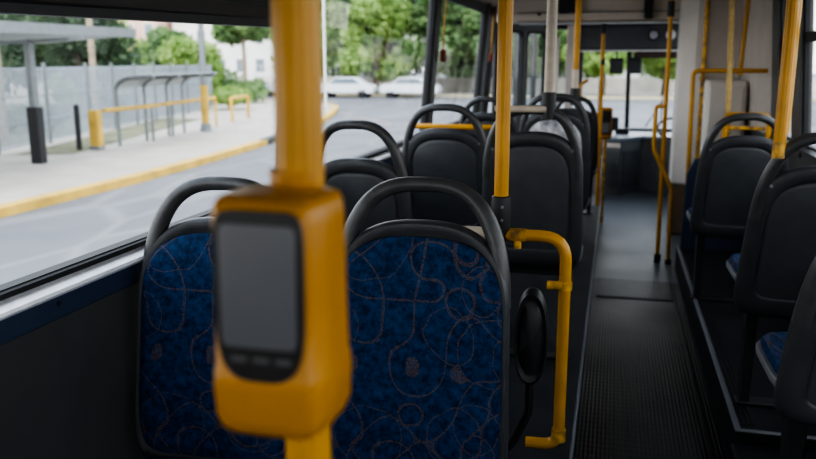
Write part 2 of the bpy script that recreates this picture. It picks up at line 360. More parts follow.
window(7, Y0 + .12, 2.6, 1, 'right side window nearest the camera', transom=1.80)
mb = MB(); mb.prism([(1.15, 1.1), (1.07, 2.3), (1.13, 2.3), (1.2, 1.1)], 'y', 6.5, 8.6)
struct(mb.build('wall_driver_side', 'greypanel'), 'grey inner wall panel behind the driver area on the right', 'wall')

# ceiling, rear
mb = MB(); mb.prism([(-1.25, 2.20), (-1.0, 2.30), (-.6, 2.34), (.6, 2.34), (.95, 2.30), (1.1, 2.20), (1.1, 2.42), (-1.25, 2.42)], 'y', Y0, Y1)
struct(mb.build('ceiling', 'ceil'), 'pale curved ceiling panels of the bus', 'ceiling')
mb = MB(); mb.box(-1.38, 1.23, Y0 - .06, Y0, 0, 1.1); mb.box(-1.38, 1.23, Y0 - .06, Y0, 2.0, 2.4)
struct(mb.build('wall_back', 'wall'), 'grey rear wall around the back window', 'wall')
t = thing('window_8', 'wide back window behind the camera', 'window'); t['kind'] = 'structure'
MB().add([(-1.33, Y0 - .03, 1.1), (1.17, Y0 - .03, 1.1), (1.17, Y0 - .03, 2.0), (-1.33, Y0 - .03, 2.0)], [(0, 1, 2, 3)]).build('pane', 'glass', t)
mb = MB(); mb.box(-.12, -.06, Y0 - .05, Y0, 1.1, 2.0, .01); mb.build('window_frame', 'rubber', t)

# bulkhead beam at front
mb = MB(); mb.prism([(8.35, 2.055), (8.50, 2.035), (8.62, 2.06), (8.62, 2.36), (8.28, 2.36)], 'x', -1.22, 1.08)
bk = struct(mb.build('trim_14', 'ceil', bevel=.012), 'beige ceiling bulkhead across the front of the bus', 'trim')
MB().box(-1.0, .62, 8.36, 8.6, 2.028, 2.04, .004).build('light_strip', 'white', bk)
MB().box(-1.0, .95, 8.30, 8.33, 2.13, 2.136).build('seam', 'black', bk)
mb = MB(); mb.box(-.02 + .25, .06 + .25, 8.22, 8.36, 2.06, 2.30, .01); mb.build('bracket', 'black', bk)
v = thing('roof_speaker_box', 'black vent box fixed in beige bulkhead above white grab pole', 'vent box', (-.5, 8.27, 2.12))
MB().box(-.09, .13, -.03, .04, 0, .15, .012).build('housing', 'black', v)
mb = MB()
for i in range(5): mb.box(-.075, .115, -.036, -.03, .02 + i * .025, .03 + i * .025)
mb.build('grille', 'steel', v)
mb = MB(); mb.sweep([(-.78, 8.31, 2.12), (-.78, 8.29, 2.12)], .018, seg=10)
tag(mb.build('screw_cap', 'black'), 'small dark screw cap on the beige bulkhead', 'cap')

# ------------------------------------------------------------------ front end
# sign housing above the windscreen
s = thing('destination_sign_box', 'dark grey destination sign housing above the windscreen', 'sign box', (0, 10.55, 0))
MB().box(-.56, .82, -.08, .25, 1.80, 2.10, .02).build('housing', 'sign', s)
MB().box(-.56, .82, -.10, -.07, 1.775, 1.797, .006).build('lower_strip', 'white', s)
MB().sweep([(.42, -.085, 1.975), (.42, -.10, 1.975)], .07, seg=20).build('dial_rim', 'black', s)
MB().sweep([(.42, -.10, 1.975), (.42, -.112, 1.975)], .048, seg=20).build('dial_face', mat('dial_lilac', (.38, .36, .42), .4), s)
mb = MB(); mb.box(.20, .82, 10.48, 10.60, 1.70, 1.776, .02)
tag(mb.build('sun_visor', mat('visor_brown', (.06, .035, .03), .6)), 'dark brown rolled sun visor above right windscreen pane', 'sun visor')
mb = MB(); mb.sweep([(.62, 10.475, 1.975), (.62, 10.44, 1.975)], .06, seg=18)
tag(mb.build('round_lamp', 'white'), 'white round lamp beside the destination sign housing', 'lamp')
# windscreen
t = thing('window_9', 'two-pane front windscreen with central divider', 'window'); t['kind'] = 'structure'
for x0, x1 in ((-1.25, .155), (.195, 1.12)):
    MB().add([(x0, 11.35, .74), (x1, 11.35, .74), (x1, 11.15, 2.1), (x0, 11.15, 2.1)], [(0, 1, 2, 3)]).build('pane', 'glass', t)
mb = MB(); mb.sweep([(.175, 11.34, .72), (.145, 11.14, 2.1)], .03, .03, seg=8); mb.build('divider', 'rubber', t)
mb = MB(); mb.box(-1.3, 1.17, 11.30, 11.42, .68, .76, .01); mb.box(-1.3, 1.17, 11.10, 11.25, 2.08, 2.4, .01); mb.build('window_frame', 'rubber', t)
mb = MB(); mb.box(-1.38, 1.23, 11.36, 11.5, -.05, .74)
struct(mb.build('wall_front', 'wall'), 'front panel of the bus below the windscreen', 'wall')
mb = MB(); mb.box(-1.38, -1.24, 11.2, 11.5, 0, 2.4); struct(mb.build('trim_15', 'darkpanel'), 'dark left corner post of windscreen', 'trim')
mb = MB(); mb.box(1.08, 1.23, 8.6, 11.5, 0, 1.0); mb.box(1.08, 1.23, 8.6, 9.0, 1.0, 2.4); mb.box(1.08, 1.23, 11.2, 11.5, 1.0, 2.4); struct(mb.build('trim_16', 'darkpanel'), 'driver side panel and right corner post', 'trim')
t = thing('window_10', 'driver side window beyond the partition', 'window'); t['kind'] = 'structure'
MB().add([(1.16, 9.0, 1.0), (1.16, 11.2, 1.0), (1.10, 11.2, 2.15), (1.10, 9.0, 2.15)], [(0, 1, 2, 3)]).build('pane', 'glass', t)
MB().box(1.13, 1.19, 9.0, 11.2, .98, 1.02).build('window_frame', 'rubber', t)
# wipers seen through the glass
for x, lx, lab in ((-.10, -.22, 'thin black windscreen wiper outside the left pane'), (.42, .62, 'thin black windscreen wiper outside the right pane')):
    w = thing('windscreen_wiper', lab, 'wiper', (x, 11.42, .80))
    MB().sweep([(0, 0, -.02), (lx - x - .0, .0, .32)], .008, seg=6).build('arm', 'black', w)
    MB().sweep([(lx - x, .0, .02), (lx - x, -.02, .62)], .009, seg=6).build('blade', 'rubber', w)
# mirrors
for x, lab in ((-.035 + .03, 'left of two small square interior mirrors at the windscreen divider'), (.20 + .03, 'right of two small square interior mirrors at the windscreen divider')):
    r = thing('driver_mirror', lab, 'mirror', (x, 10.95, 1.50))
    MB().box(-.085, .085, 0, .03, 0, .20, .02).build('mirror_case', 'black', r)
    MB().box(-.07, .07, -.004, 0, .015, .185, .001).build('mirror_glass', mat('mirror_glass', (.04, .045, .05), .35), r)
    MB().sweep([(0, .02, .2), (.0, .1, .29)], .012, seg=8).build('bracket', 'black', r)
# front door (bifold leaves) at left
def door_leaf(idx, x0, y0, x1, y1, label):
    d = thing('door_%d' % idx, label, 'door'); d['kind'] = 'structure'
    a = Vector((x0, y0, 0)); b = Vector((x1, y1, 0)); u = (b - a); L = u.length; d.location = a; d.rotation_euler = (0, 0, math.atan2(u.y, u.x))
    def ring(inset, n=8, zlo=.12, zhi=2.02):
        r = .10 - inset * .5; out = []
        for cx, cz, a0 in ((L - inset - r, zhi - inset - r, 0), (inset + r, zhi - inset - r, 90), (inset + r, zlo + inset + r, 180), (L - inset - r, zlo + inset + r, 270)):
            out += arc(cx, cz, max(r, .01), a0, a0 + 90, n)
        return out
    o = [(0, 0), (L, 0), (L, 2.06), (0, 2.06)]
    mb = MB(); mb.box(0, .045, -.02, .02, .02, 2.06, .006); mb.box(L - .045, L, -.02, .02, .02, 2.06, .006); mb.box(.045, L - .045, -.02, .02, .02, .14, .004); mb.box(.045, L - .045, -.02, .02, 1.98, 2.06, .004)
    mb.build('leaf_frame', 'darkpanel', d)
    mb = MB(); R0 = ring(.03); R1 = ring(.055); n = len(R0)
    vs = [(x, -.024, z) for x, z in R0] + [(x, -.024, z) for x, z in R1] + [(x, .024, z) for x, z in R0] + [(x, .024, z) for x, z in R1]
    fs = []
    for j in range(n):
        k = (j + 1) % n
        fs += [(j, k, n + k, n + j), (2 * n + j, 3 * n + j, 3 * n + k, 2 * n + k), (j, 2 * n + j, 2 * n + k, k), (n + j, n + k, 3 * n + k, 3 * n + j)]
    mb.add(vs, fs); mb.build('gasket', 'rubber', d)
    MB().add([(x, 0, z) for x, z in ring(.05)], [tuple(range(n))]).build('pane', 'door_glass', d)
    return d
door_leaf(1, -1.28, 8.62, -1.00, 9.02, 'narrow glazed front door leaf with rounded rubber edged pane, rear one')
door_leaf(2, -1.02, 9.10, -.80, 9.55, 'narrow glazed front door leaf with rounded rubber edged pane, folded inward')
door_leaf(3, -1.24, 10.5, -.98, 10.1, 'glazed front door leaf nearest the windscreen, half hidden')
for x, y, w, m, lab in ((-.62, 10.34, .10, 'greypanel', 'grey vertical door engine cover beside front door'), (-.50, 10.85, .07, 'darkpanel', 'dark slim vertical post left of the windscreen view')):
    mb = MB(); mb.box(x, x + w, y, y + .08, .0 if m == 'darkpanel' else 0, 2.1, .012)
    tag(mb.build('door_post', m), lab, 'post')
mb = MB(); mb.box(-.86, -.70, 10.2, 10.26, 0, 1.95, .01)
tag(mb.build('equipment_panel', 'greypanel'), 'grey upright equipment panel between door leaf and windscreen', 'panel')

# dashboard
d = thing('dashboard', 'grey dashboard cabinet with pale curved top below the windscreen', 'dashboard', (0, 0, 0))
pl = [(-.40, 10.28), (-.12, 10.25), (.10, 10.22), (.36, 10.58), (.66, 10.50), (1.05, 10.2), (1.05, 11.3), (-.40, 11.3)]
MB().prism([(x, y) for x, y in pl], 'z', 0, .68).build('cabinet', mat('cabinet_grey', (.12, .125, .13), .5), d)
MB().prism([(x, y - .03 if y < 11 else y) for x, y in pl], 'z', .68, .73).build('dash_top', 'dash', d, bevel=.015)
def on_face(x0, y0, x1, y1, z0, z1, t0, t1, th, nm, m, par):
    u = Vector((x1 - x0, y1 - y0, 0)); nrm = Vector((u.y, -u.x, 0)).normalized() * th
    a = Vector((x0, y0, 0)) + u * t0; b = Vector((x0, y0, 0)) + u * t1
    q = [a, b, b + nrm, a + nrm]
    return MB().loft([[(p.x, p.y, z0) for p in q], [(p.x, p.y, z1) for p in q]]).build(nm, m, par, bevel=.004)
dr = on_face(-.12, 10.25, .10, 10.22, .10, .56, .05, .95, .014, 'cabinet_door', mat('cabinet_door_grey', (.085, .09, .095), .45), d)
on_face(-.12, 10.25, .10, 10.22, .40, .44, .80, .90, .03, 'door_latch', 'pan_edge', dr)
on_face(.10, 10.22, .36, 10.58, .10, .56, .12, .88, .014, 'cabinet_door', mat('cabinet_door_grey', (.085, .09, .095), .45), d)
on_face(-.12, 10.25, .10, 10.22, .60, .66, 0, 1, .012, 'upper_rail', 'greypanel', d)
MB().box(.02, .20, 10.75, 10.95, .73, .80, .02).build('instrument_pod', 'black', d)
g = thing('steering_wheel', 'black steering wheel above the driver dashboard', 'steering wheel', (.72, 10.15, .86), 0); g.rotation_euler = (math.radians(35), 0, 0)
MB().sweep([(.2 * math.cos(a * PI / 16), .2 * math.sin(a * PI / 16), 0) for a in range(33)], .014, seg=8, up=(0, 0, 1), cap=False).build('rim', 'black', g, smooth=True)
mb = MB()
for a in (90, 210, 330): mb.sweep([(0, 0, -.02), (.195 * math.cos(math.radians(a)), .195 * math.sin(math.radians(a)), 0)], .012, seg=6)
mb.build('spokes', 'steel', g)
MB().sweep([(0, 0, .01), (0, 0, -.04), (0, .03, -.25)], .03, seg=10).build('column', 'black', g)
mb = MB(); mb.box(-.17, -.125, 9.75, 10.16, .0, .52, .01)
tag(mb.build('kick_panel', 'cream'), 'slim cream panel beside the dashboard at aisle end', 'panel')
# small box device on dash left
k = thing('dash_monitor', 'small black monitor standing on the dashboard left of the divider', 'monitor', (-.02, 10.7, .73))
MB().box(-.08, .08, 0, .04, .06, .22, .012).build('screen_case', 'black', k); MB().sweep([(0, .02, 0), (0, .02, .08)], .012, seg=8).build('stand', 'black', k)

# driver-side partition on the right
mb = MB(); mb.prism([(.56, 8.0), (.70, 7.92), (.79, 7.92), (.79, 8.3), (.56, 8.3)], 'z', .50, 2.3)
tag(mb.build('partition_column', 'cream', bevel=.02), 'tall cream column at the front right beside the windscreen', 'column')
mb = MB(); mb.box(.57, .78, 8.0, 8.28, 0, .50, .01)
tag(mb.build('column_base', 'tan'), 'tan brown base under the tall cream column', 'column base')
mb = MB(); mb.box(.79, 1.10, 7.95, 8.02, .2, 2.25, .01)
struct(mb.build('wall_partition', 'greypanel'), 'grey driver partition panel behind the yellow rails', 'wall')
mb = MB(); mb.box(.78, 1.115, 7.50, 7.90, .0, 1.49, .02)
cb = thing('driver_cabinet', 'pale grey cabinet with rounded edges in front of grey partition', 'cabinet')
mb.build('body', 'cream', cb); MB().box(.80, 1.08, 7.485, 7.5, .5, 1.44, .006).build('door', 'cream', cb)
mb = MB(); mb.prism([(.56, .2), (1.12, .2), (1.12, .92), (.62, .92), (.57, .80)], 'y', 6.45, 6.49)
tag(mb.build('low_partition', 'navy', bevel=.006), 'low navy partition panel ahead of the farthest single seat', 'partition')

# ------------------------------------------------------------------ seats
def sgnpow(v, p): return math.copysign(abs(v) ** p, v)
def se_outline(a, bt, bb, nt, nb, N=56):
    out = []
    for i in range(N):
        th = 2 * PI * i / N; c, s = math.cos(th), math.sin(th); n = nt if s >= 0 else nb
        out.append((a * sgnpow(c, 2 / n), (bt if s >= 0 else bb) * sgnpow(s, 2 / n)))
    return out
def slab(outline, rings, zc, cup=.0, TILT=.12, B=0, yoff=0, tk=0, T=0):
    """rings: list of (rho, y) from one face's centre round to the other's; x,z scaled by rho."""
    vs = []; N = len(outline)
    for rho, y in rings:
        for (x, z) in outline:
            Z = zc + z * rho; X = x * rho * (1 + tk * max(0, T - Z))
            vs.append((X, y + yoff + cup * (X * X) - TILT * (Z - B), Z))
    fs = [(i * N + j, i * N + (j + 1) % N, (i + 1) * N + (j + 1) % N, (i + 1) * N + j) for i in range(len(rings) - 1) for j in range(N)]
    fs += [tuple(range(N))[::-1], tuple((len(rings) - 1) * N + j for j in range(N))]
    m = MB(); m.add(vs, fs); return m
def make_seat(label, T, B, P, base, group, loc, rz, pf=.76, TL=.12, tk=.12, panel='shell_panel', handle=True, wid=.23, leg=True, hh=.112):
    """T top of shell, B its bottom, P cushion top (all above the platform/base); faces +Y locally"""
    t = thing('passenger_chair', label, 'bus seat', loc, rz, group or 'passenger seats of the bus')
    a = wid; bt = .25; bb = (T - .25) - B; zc = T - bt; cup = .5
    ol = se_outline(a, bt, bb, 2.7, 9)
    # shell: front recess -> rim -> edge -> rear rim -> rear recess
    rg = [(.02, .004), (.5, .004), (.84, .004), (.87, .010), (.92, .018), (.965, .018), (.99, .008), (1.0, -.006), (.99, -.02), (.96, -.030), (.90, -.034), (.80, -.034), (.775, -.030), (.755, -.022), (.74, -.020)]
    sh = slab(ol, rg, zc, cup, TL, B, 0, tk, T).build('back_shell', 'shell', t, smooth=True)
    ol2 = se_outline(a * pf, bt * (pf - .02), bb * .92, 2.9, 9)
    slab(ol2, [(.97, -.010), (.985, -.022), (.96, -.026), (.9, -.028), (.4, -.030), (.03, -.031)], zc, cup, TL, B, 0, tk, T).build('rear_panel', panel, t, smooth=True)
    ol3 = se_outline(a * .935, bt * .84, bb * .93, 2.9, 8)
    slab(ol3, [(.95, .004), (.985, .012), (.99, .020), (.96, .028), (.88, .034), (.6, .038), (.3, .036), (.03, .035)], zc, cup, TL, B, 0, tk, T).build('back_cushion', 'fabric', t, smooth=True)
    # side bolts
    for sx in (-1, 1):
        z = T - .085; x = sx * a * .80
        MB().sweep([(x, -.03 - TL * (z - B) + cup * x * x, z), (x, -.040 - TL * (z - B) + cup * x * x, z)], .007, seg=8).build('bolt', 'pan_edge', t)
    if handle:
        hr = a - .024; zb = T - .22; Hh = .22 + hh - .018
        pts = []
        for i in range(33):
            th = PI * i / 32; c, s_ = math.cos(th), math.sin(th)
            x = hr * sgnpow(c, 2 / 2.9); z = zb + Hh * sgnpow(s_, 2 / 2.5)
            x *= 1 + tk * max(0, T - z); pts.append((x, -.012 - TL * (z - B) + cup * x * x, z))
        MB().sweep(pts, .024, .0205, seg=14, up=(0, 1, 0), taper=[1 + .22 * abs(i_ - 16) / 16 for i_ in range(33)]).build('grab_handle', 'handle', t, smooth=True)
    # pan
    N = 40; out = []
    for i in range(N):
        th = 2 * PI * i / N; n = 5
        out.append((.215 / .23 * a * 1.04 * (1 + tk * (T - P)) * sgnpow(math.cos(th), 2 / n), .225 * sgnpow(math.sin(th), 2 / n)))
    def hslab(lst, cy): return MB().loft([[(x * r, cy + y * r, z - .03 * max(0, (y * r)) ) for x, y in out] for r, z in lst])
    cy = .235
    hslab([(.6, P - .10), (.9, P - .085), (.985, P - .05)], cy).build('seat_pan', 'shell', t, smooth=True)
    hslab([(.97, P - .052), (1.0, P - .046), (1.005, P - .03), (.99, P - .024), (.95, P - .022)], cy).build('pan_rim', 'pan_edge', t, smooth=True)
    hslab([(.95, P - .03), (.96, P - .012), (.93, P), (.8, P + .006), (.3, P + .004)], cy).build('seat_cushion', 'fabric', t, smooth=True)
    if leg:
        for x_ in (-.19, .15):
            MB().loft([[(x_, .10, .012), (x_ + .035, .10, .012), (x_ + .035, .16, .012), (x_, .16, .012)], [(x_ - .005, .12, P - .08), (x_ + .045, .12, P - .08), (x_ + .045, .22, P - .08), (x_ - .005, .22, P - .08)]]).build('leg', 'steel', t, bevel=.006)
        MB().box(-.205, .20, .09, .17, 0, .014, .004).build('foot_plate', 'steel', t)
        MB().box(-.18, .18, .03, .40, P - .11, P - .085, .006).build('under_frame', 'steel', t)
    return t
# rear-facing pair with blue backs toward the camera (platform .2)
G1 = None
make_seat('blue swirl-fabric bus seat against the window, half hidden by ticket machine', 1.022, .30, .33, .2, None, (-1.055, 1.905, .2), PI, wid=.238, panel='shell_panel')
make_seat('blue swirl-fabric bus seat facing camera, beside the oval armrest and yellow rail', 1.032, .30, .33, .2, None, (-.487, 1.96, .2), PI, wid=.243)
# forward-facing seats behind them
def fseat(label, xc, ytop, top, bot, pan, base, w=.225, **k):
    return make_seat(label, top - base, bot - base, pan - base, base, None, (xc, ytop + k.get('TL', .12) * (top - bot) + .02, base), 0, wid=w, **k)
fseat('dark grey seat back by the window, right behind the blue seats', -1.085, 3.28, 1.24, .60, .66, .2, w=.232, hh=.165)
fseat('dark grey aisle seat back behind the short yellow pole, with white pole clamp', -.352, 3.60, 1.345, .70, .76, .2, w=.225, hh=.115)
fseat('dark grey window seat back, farther one in front of yellow cross rail', -.928, 4.40, 1.285, .62, .68, .2, w=.25, hh=.135)
whitepanel = mat('scuffed_white_panel', (.72, .72, .74), .5, var=.2, scale=16, dark=(.2, .2, .22))
M['whitepanel'] = whitepanel
fseat('seat with scuffed pale grey rear panel, seen over the dark aisle seat', -.40, 5.60, 1.315, .62, .68, .2, w=.245, hh=.125, panel='whitepanel', pf=.93)
make_seat('blue-fronted seat facing backward beyond the pale panelled seat', 1.07, .42, .46, .2, None, (-.43, 6.78, .2), PI, wid=.20, hh=.09)
fseat('distant dark window seat beside the third pillar', -.95, 6.1, 1.27, .62, .68, .2, w=.225, hh=.12)
fseat('dark seat back nearest the front door by the aisle', -.36, 7.6, 1.23, .62, .66, .2, w=.22, hh=.11)
# right-hand single seats
fseat('dark single seat at the far right, in front of the grey partition', .728, 4.80, 1.245, .62, .74, .2, TL=.20, tk=.2, w=.232, hh=.125)
fseat('dark single seat across the aisle, middle of the three', .782, 3.20, 1.275, .63, .80, .2, TL=.22, tk=.24, w=.240, hh=.125)
fseat('dark single seat cut by the right edge, nearest the camera', .70, 1.95, 1.245, .74, .85, 0, TL=.22, tk=.24, w=.240, hh=.125)
mb = MB(); mb.box(.52, 1.17, 1.9, 3.17, .0, .16, .01)
struct(mb.build('trim_17', 'platform'), 'dark low step box at the bottom right corner', 'trim')

# armrest (oval pad)
ar = thing('armrest', 'black oval armrest pad folded up beside the blue aisle seat', 'armrest', (-.190, 2.10, .905))
olr = se_outline(.047, .145, .135, 2.3, 2.3, 36)
MB().add(*(lambda s_: (s_.v, s_.f))(slab(olr, [(.03, -.030), (.6, -.028), (.74, -.020), (.80, -.022), (.9, -.026), (.98, -.015), (1, 0), (.97, .018), (.8, .028), (.03, .03)], 0, 0, 0))).build('pad', 'black', ar, smooth=True)
MB().sweep([(0, .0, -.11), (.0, .0, -.22), (-.035, -.01, -.30), (-.055, -.01, -.33)], .017, .012, seg=10).build('hinge_arm', 'black', ar, smooth=True)

# ------------------------------------------------------------------ grab poles and rails
def pole(name, label, pts, r=.0225, m='yellow', flute=0.0, clamps=(), seg=20, cat='grab pole', fil=.05, cap=True):
    t = thing(name, label, cat, tuple(pts[0]), 0, {'grab pole': 'upright grab poles', 'rail': 'yellow rails of the bus'}.get(cat))
    o = Vector(pts[0]); P_ = [Vector(p) - o for p in pts]
    P_ = fillet(P_, fil) if len(P_) > 2 else P_
    MB().sweep(P_, r, seg=seg, flute=flute).build('tube', m, t, smooth=not flute)
    for (a, b, rr, mm, nm) in clamps:
        MB().sweep([Vector(a) - o, Vector(b) - o], rr, seg=16).build(nm, mm, t, smooth=True)
    return t
# pole that carries the ticket machine
pole('grab_pole', 'thick yellow pole carrying the ticket machine, nearest the camera', [(-.286, .70, 0), (-.286, .70, 2.34)], .0225, flute=.018, seg=28,
     clamps=[((-.286, .70, 0), (-.286, .70, .03), .045, 'steel', 'floor_flange'), ((-.286, .70, 2.31), (-.286, .70, 2.34), .045, 'steel', 'ceiling_flange')])
# short yellow pole + guard rail
pole('grab_pole', 'yellow fluted pole rising from black socket behind the blue aisle seat', [(-.318, 2.36, 1.20), (-.318, 2.36, 2.34)], .0215, flute=.018, seg=28)
sk = thing('pole_socket', 'black socket clamping the yellow pole onto the guard rail', 'socket', (-.318, 2.36, 1.14))
MB().loft([[(r * math.cos(a * PI / 10) * 1.0, r * math.sin(a * PI / 10), z) for a in range(20)] for r, z in ((.018, -.03), (.024, -.02), (.027, .0), (.030, .02), (.031, .07), (.0285, .112), (.025, .115))]).build('body', 'black', sk, smooth=True)
mb = MB()
for z in (.045, .085): mb.sweep([(.008, -.028, z), (.008, -.034, z)], .0045, seg=8)
mb.build('screw', 'pan_edge', sk)
pole('guard_rail', 'yellow bent guard rail beside the aisle next to oval armrest',
     [(-.46, 2.36, 1.137), (-.118, 2.36, 1.137), (-.118, 2.36, .465), (-.22, 2.36, .462)], .018, m='yellow', fil=.075,
     clamps=[((-.118, 2.36, 1.0), (-.118, 2.36, .975), .0225, 'yellow_worn', 'collar'), ((-.118, 2.36, .52), (-.118, 2.36, .48), .0225, 'yellow_worn', 'collar'),
             ((-.29, 2.36, 1.137), (-.24, 2.36, 1.137), .0205, 'yellow_worn', 'sleeve'), ((-.46, 2.36, 1.137), (-.34, 2.36, 1.137), .0195, 'cream_pole', 'cream_sleeve'),
             ((-.265, 2.36, 1.135), (-.265, 2.36, 1.095), .012, 'yellow_worn', 'lug'), ((-.17, 2.345, .99), (-.125, 2.345, .99), .014, 'yellow_worn', 'side_lug')], cat='rail')
# cream pole over aisle seat
pole('grab_pole', 'cream pole rising from the dark aisle seat handle', [(-.283, 3.60, 1.49), (-.283, 3.60, 2.34)], .0235, m='cream_pole',
     clamps=[((-.283, 3.60, 1.40), (-.283, 3.60, 1.52), .031, 'black', 'black_clamp')])
pole('cross_rail', 'short cream cross rail joining the cream pole clamp', [(-.52, 3.58, 1.445), (-.29, 3.58, 1.445)], .015, m='cream_pole', cat='rail',)
pole('grab_pole', 'yellow pole with cream lower end above the pale panelled seat', [(-.268, 5.62, 1.46), (-.268, 5.62, 2.34)], .0215, m='yellow',
     clamps=[((-.268, 5.62, 1.36), (-.268, 5.62, 1.475), .032, 'black', 'black_clamp'), ((-.268, 5.62, 1.475), (-.268, 5.62, 1.60), .0225, 'cream_pole', 'cream_sleeve')])
pole('cross_rail', 'yellow cross rail in front of the third left window', [(-1.28, 4.95, 1.25), (-.70, 4.95, 1.25), (-.70, 4.95, .9)], .017, m='yellow', cat='rail')
pole('grab_pole', 'thin yellow pole beside the far ticket machine', [(-.125, 8.50, 0), (-.150, 8.50, 2.06)], .02, m='yellow',
     clamps=[((-.125, 8.5, 0), (-.125, 8.5, .10), .03, 'black', 'floor_socket'), ((-.150, 8.5, 1.93), (-.150, 8.5, 2.06), .03, 'black', 'top_socket'), ((-.14, 8.5, 1.62), (-.14, 8.5, 1.68), .023, 'black', 'band')])
pole('barrier_rail', 'yellow barrier rail between door and aisle by far ticket machine', [(-.62, 8.5, 1.12), (-.30, 8.5, 1.12), (-.13, 8.5, 1.12)], .016, cat='rail')
pole('barrier_rail', 'upright yellow rail with curved top left of far ticket machine', [(-.36, 8.5, .6), (-.36, 8.5, 1.42), (-.28, 8.5, 1.47)], .016, cat='rail', m='yellow_worn')
# far validator
def validator(t, W=1.0, sc=1.0):
    pass
fv = thing('ticket_machine', 'small distant ticket machine in yellow case near the front', 'ticket machine', (-.075, 8.36, .88))
MB().box(-.06, .06, -.04, .05, 0, .32, .02).build('case', 'val_yellow', fv)
MB().box(-.042, .042, -.048, -.038, .05, .29, .006).build('face', 'black', fv)
MB().box(-.034, .034, -.052, -.047, .07, .17, .003).build('screen', mat('grey_screen', (.18, .19, .2), .3), fv)
pole('machine_pole', 'thin yellow stand pole under the distant ticket machine', [(-.075, 8.40, 0), (-.075, 8.40, .885)], .016, m='yellow_worn')
# front-right pole and loop rail
pole('grab_pole', 'yellow pole from floor to ceiling at the front of the aisle', [(.413, 6.8, 0), (.390, 6.8, 2.34)], .0175, m='yellow',
     clamps=[((.413, 6.8, 0), (.413, 6.8, .07), .027, 'black', 'floor_socket'), ((.392, 6.8, 2.0), (.392, 6.8, 2.12), .027, 'black', 'top_socket'), ((.403, 6.8, .80), (.400, 6.8, .86), .025, 'yellow_worn', 'joint')])
pole('loop_rail', 'yellow looped handrail attached to the front aisle pole', [(.375, 6.78, 1.30), (.325, 6.76, 1.30), (.325, 6.76, .95), (.405, 6.76, .80), (.490, 6.76, .62), (.497, 6.76, .02)], .0165, fil=.06, cat='rail',
     clamps=[((.497, 6.76, 0), (.497, 6.76, .04), .026, 'black', 'floor_socket')])
# right partition rails
pole('partition_rail', 'yellow rail bent over in front of the grey partition', [(.595, 6.62, .70), (.575, 6.62, 1.585), (1.11, 6.62, 1.585)], .017, cat='rail', fil=.05)
pole('grab_pole', 'yellow pole just right of the cream column', [(.665, 6.66, .22), (.645, 6.66, 2.30)], .016, m='yellow_worn', clamps=[((.652, 6.66, 1.50), (.650, 6.66, 1.54), .022, 'yellow_worn', 'collar')])
pole('grab_pole', 'pale worn yellow pole in front of the grey partition', [(.83, 6.42, 1.22), (.785, 6.42, 2.30)], .021, m=mat('pale_worn_yellow', (.55, .38, .14), .45, var=.25, scale=20),
     clamps=[((.833, 6.42, 1.0), (.830, 6.42, 1.22), .020, 'yellow_worn', 'lower_sleeve')])
pole('grab_pole', 'thin yellow pole slanting up to the ceiling by grey partition', [(.93, 6.72, 1.56), (.95, 6.72, 2.30)], .016, clamps=[((.93, 6.72, 1.55), (.93, 6.72, 1.60), .023, 'yellow_worn', 'collar')])
pole('seat_guard_rail', 'low yellow double rail behind the farthest single seat handle', [(.80, 6.30, .85), (.80, 6.30, 1.27), (1.10, 6.30, 1.27), (1.10, 6.30, .85)], .019, cat='rail', m='yellow')
pole('seat_guard_rail', 'lower yellow bar under the double rail by grey cabinet', [(.80, 6.34, 1.17), (1.08, 6.34, 1.17)], .014, cat='rail', m='yellow_worn')
# right big pole
pole('grab_pole', 'thick yellow fluted pole rising behind the middle single seat', [(.60, 3.20, 1.33), (.60, 3.20, 2.34)], .0225, flute=.018, seg=28,
     clamps=[((.60, 3.2, 1.30), (.60, 3.2, 1.36), .0235, 'yellow_worn', 'socket')])
pole('grab_pole', 'second yellow pole partly hidden behind the thick right pole', [(.825, 4.30, 1.30), (.825, 4.30, 2.34)], .0225, m='yellow')
# hanging stop cords at pillars
for y, lab in ((5.86, 'yellow hanging pull strap with red button on second pillar'), (8.20, 'yellow hanging pull strap with red button by third pillar')):
    z0 = 1.74; b = thing('pull_strap', lab, 'pull strap', (WX(1.74) + .035, y, z0))
    MB().sweep([(0, 0, 0), (.01, 0, .2), (.025, .0, .45)], .010, .006, seg=8).build('strap', 'yellow', b)
    MB().box(-.02, .02, -.025, .025, -.09, .0, .008).build('button_box', 'red', b)
    MB().sweep([(.0, -.0, .0), (-.0, .035, .2), (.02, .035, .45)], .007, .005, seg=6).build('strap_return', 'yellow_worn', b)

# ------------------------------------------------------------------ near ticket machine (validator)
VX, VY, VZ = -.288, .655, 1.314
va = thing('ticket_machine', 'large yellow ticket machine with dark screen on the nearest pole', 'ticket machine', (VX, VY, VZ))
prof = [(-.047, -.052), (.046, -.052), (.055, -.026), (.055, .030), (.043, .048), (-.043, .048), (-.055, .030), (-.055, -.026)]
def round_poly(poly, r, n=4):
    out = []; k = len(poly)
    for i in range(k):
        p0, p1, p2 = Vector(poly[i - 1]), Vector(poly[i]), Vector(poly[(i + 1) % k])
        a = (p0 - p1).normalized() * min(r, (p0 - p1).length * .45); b = (p2 - p1).normalized() * min(r, (p2 - p1).length * .45)
        for j in range(n + 1):
            t = j / n; q = (p1 + a) * (1 - t) ** 2 + p1 * 2 * t * (1 - t) + (p1 + b) * t * t; out.append((q.x, q.y))
    return out
rp_ = round_poly(prof, .008)
rings = []
for z, sx, sy in ((0, .62, .66), (.003, .78, .80), (.010, .92, .93), (.022, 1.0, 1.0), (.05, 1.02, 1.03), (.064, 1.01, 1.02), (.070, .985, .97), (.13, .965, .95), (.20, .95, .93), (.212, .935, .915), (.219, .89, .87), (.222, .80, .78)):
    rings.append([(x * sx, y * sy + (.000), z) for x, y in rp_])
MB().loft(rings).build('case', 'val_yellow', va, smooth=True)
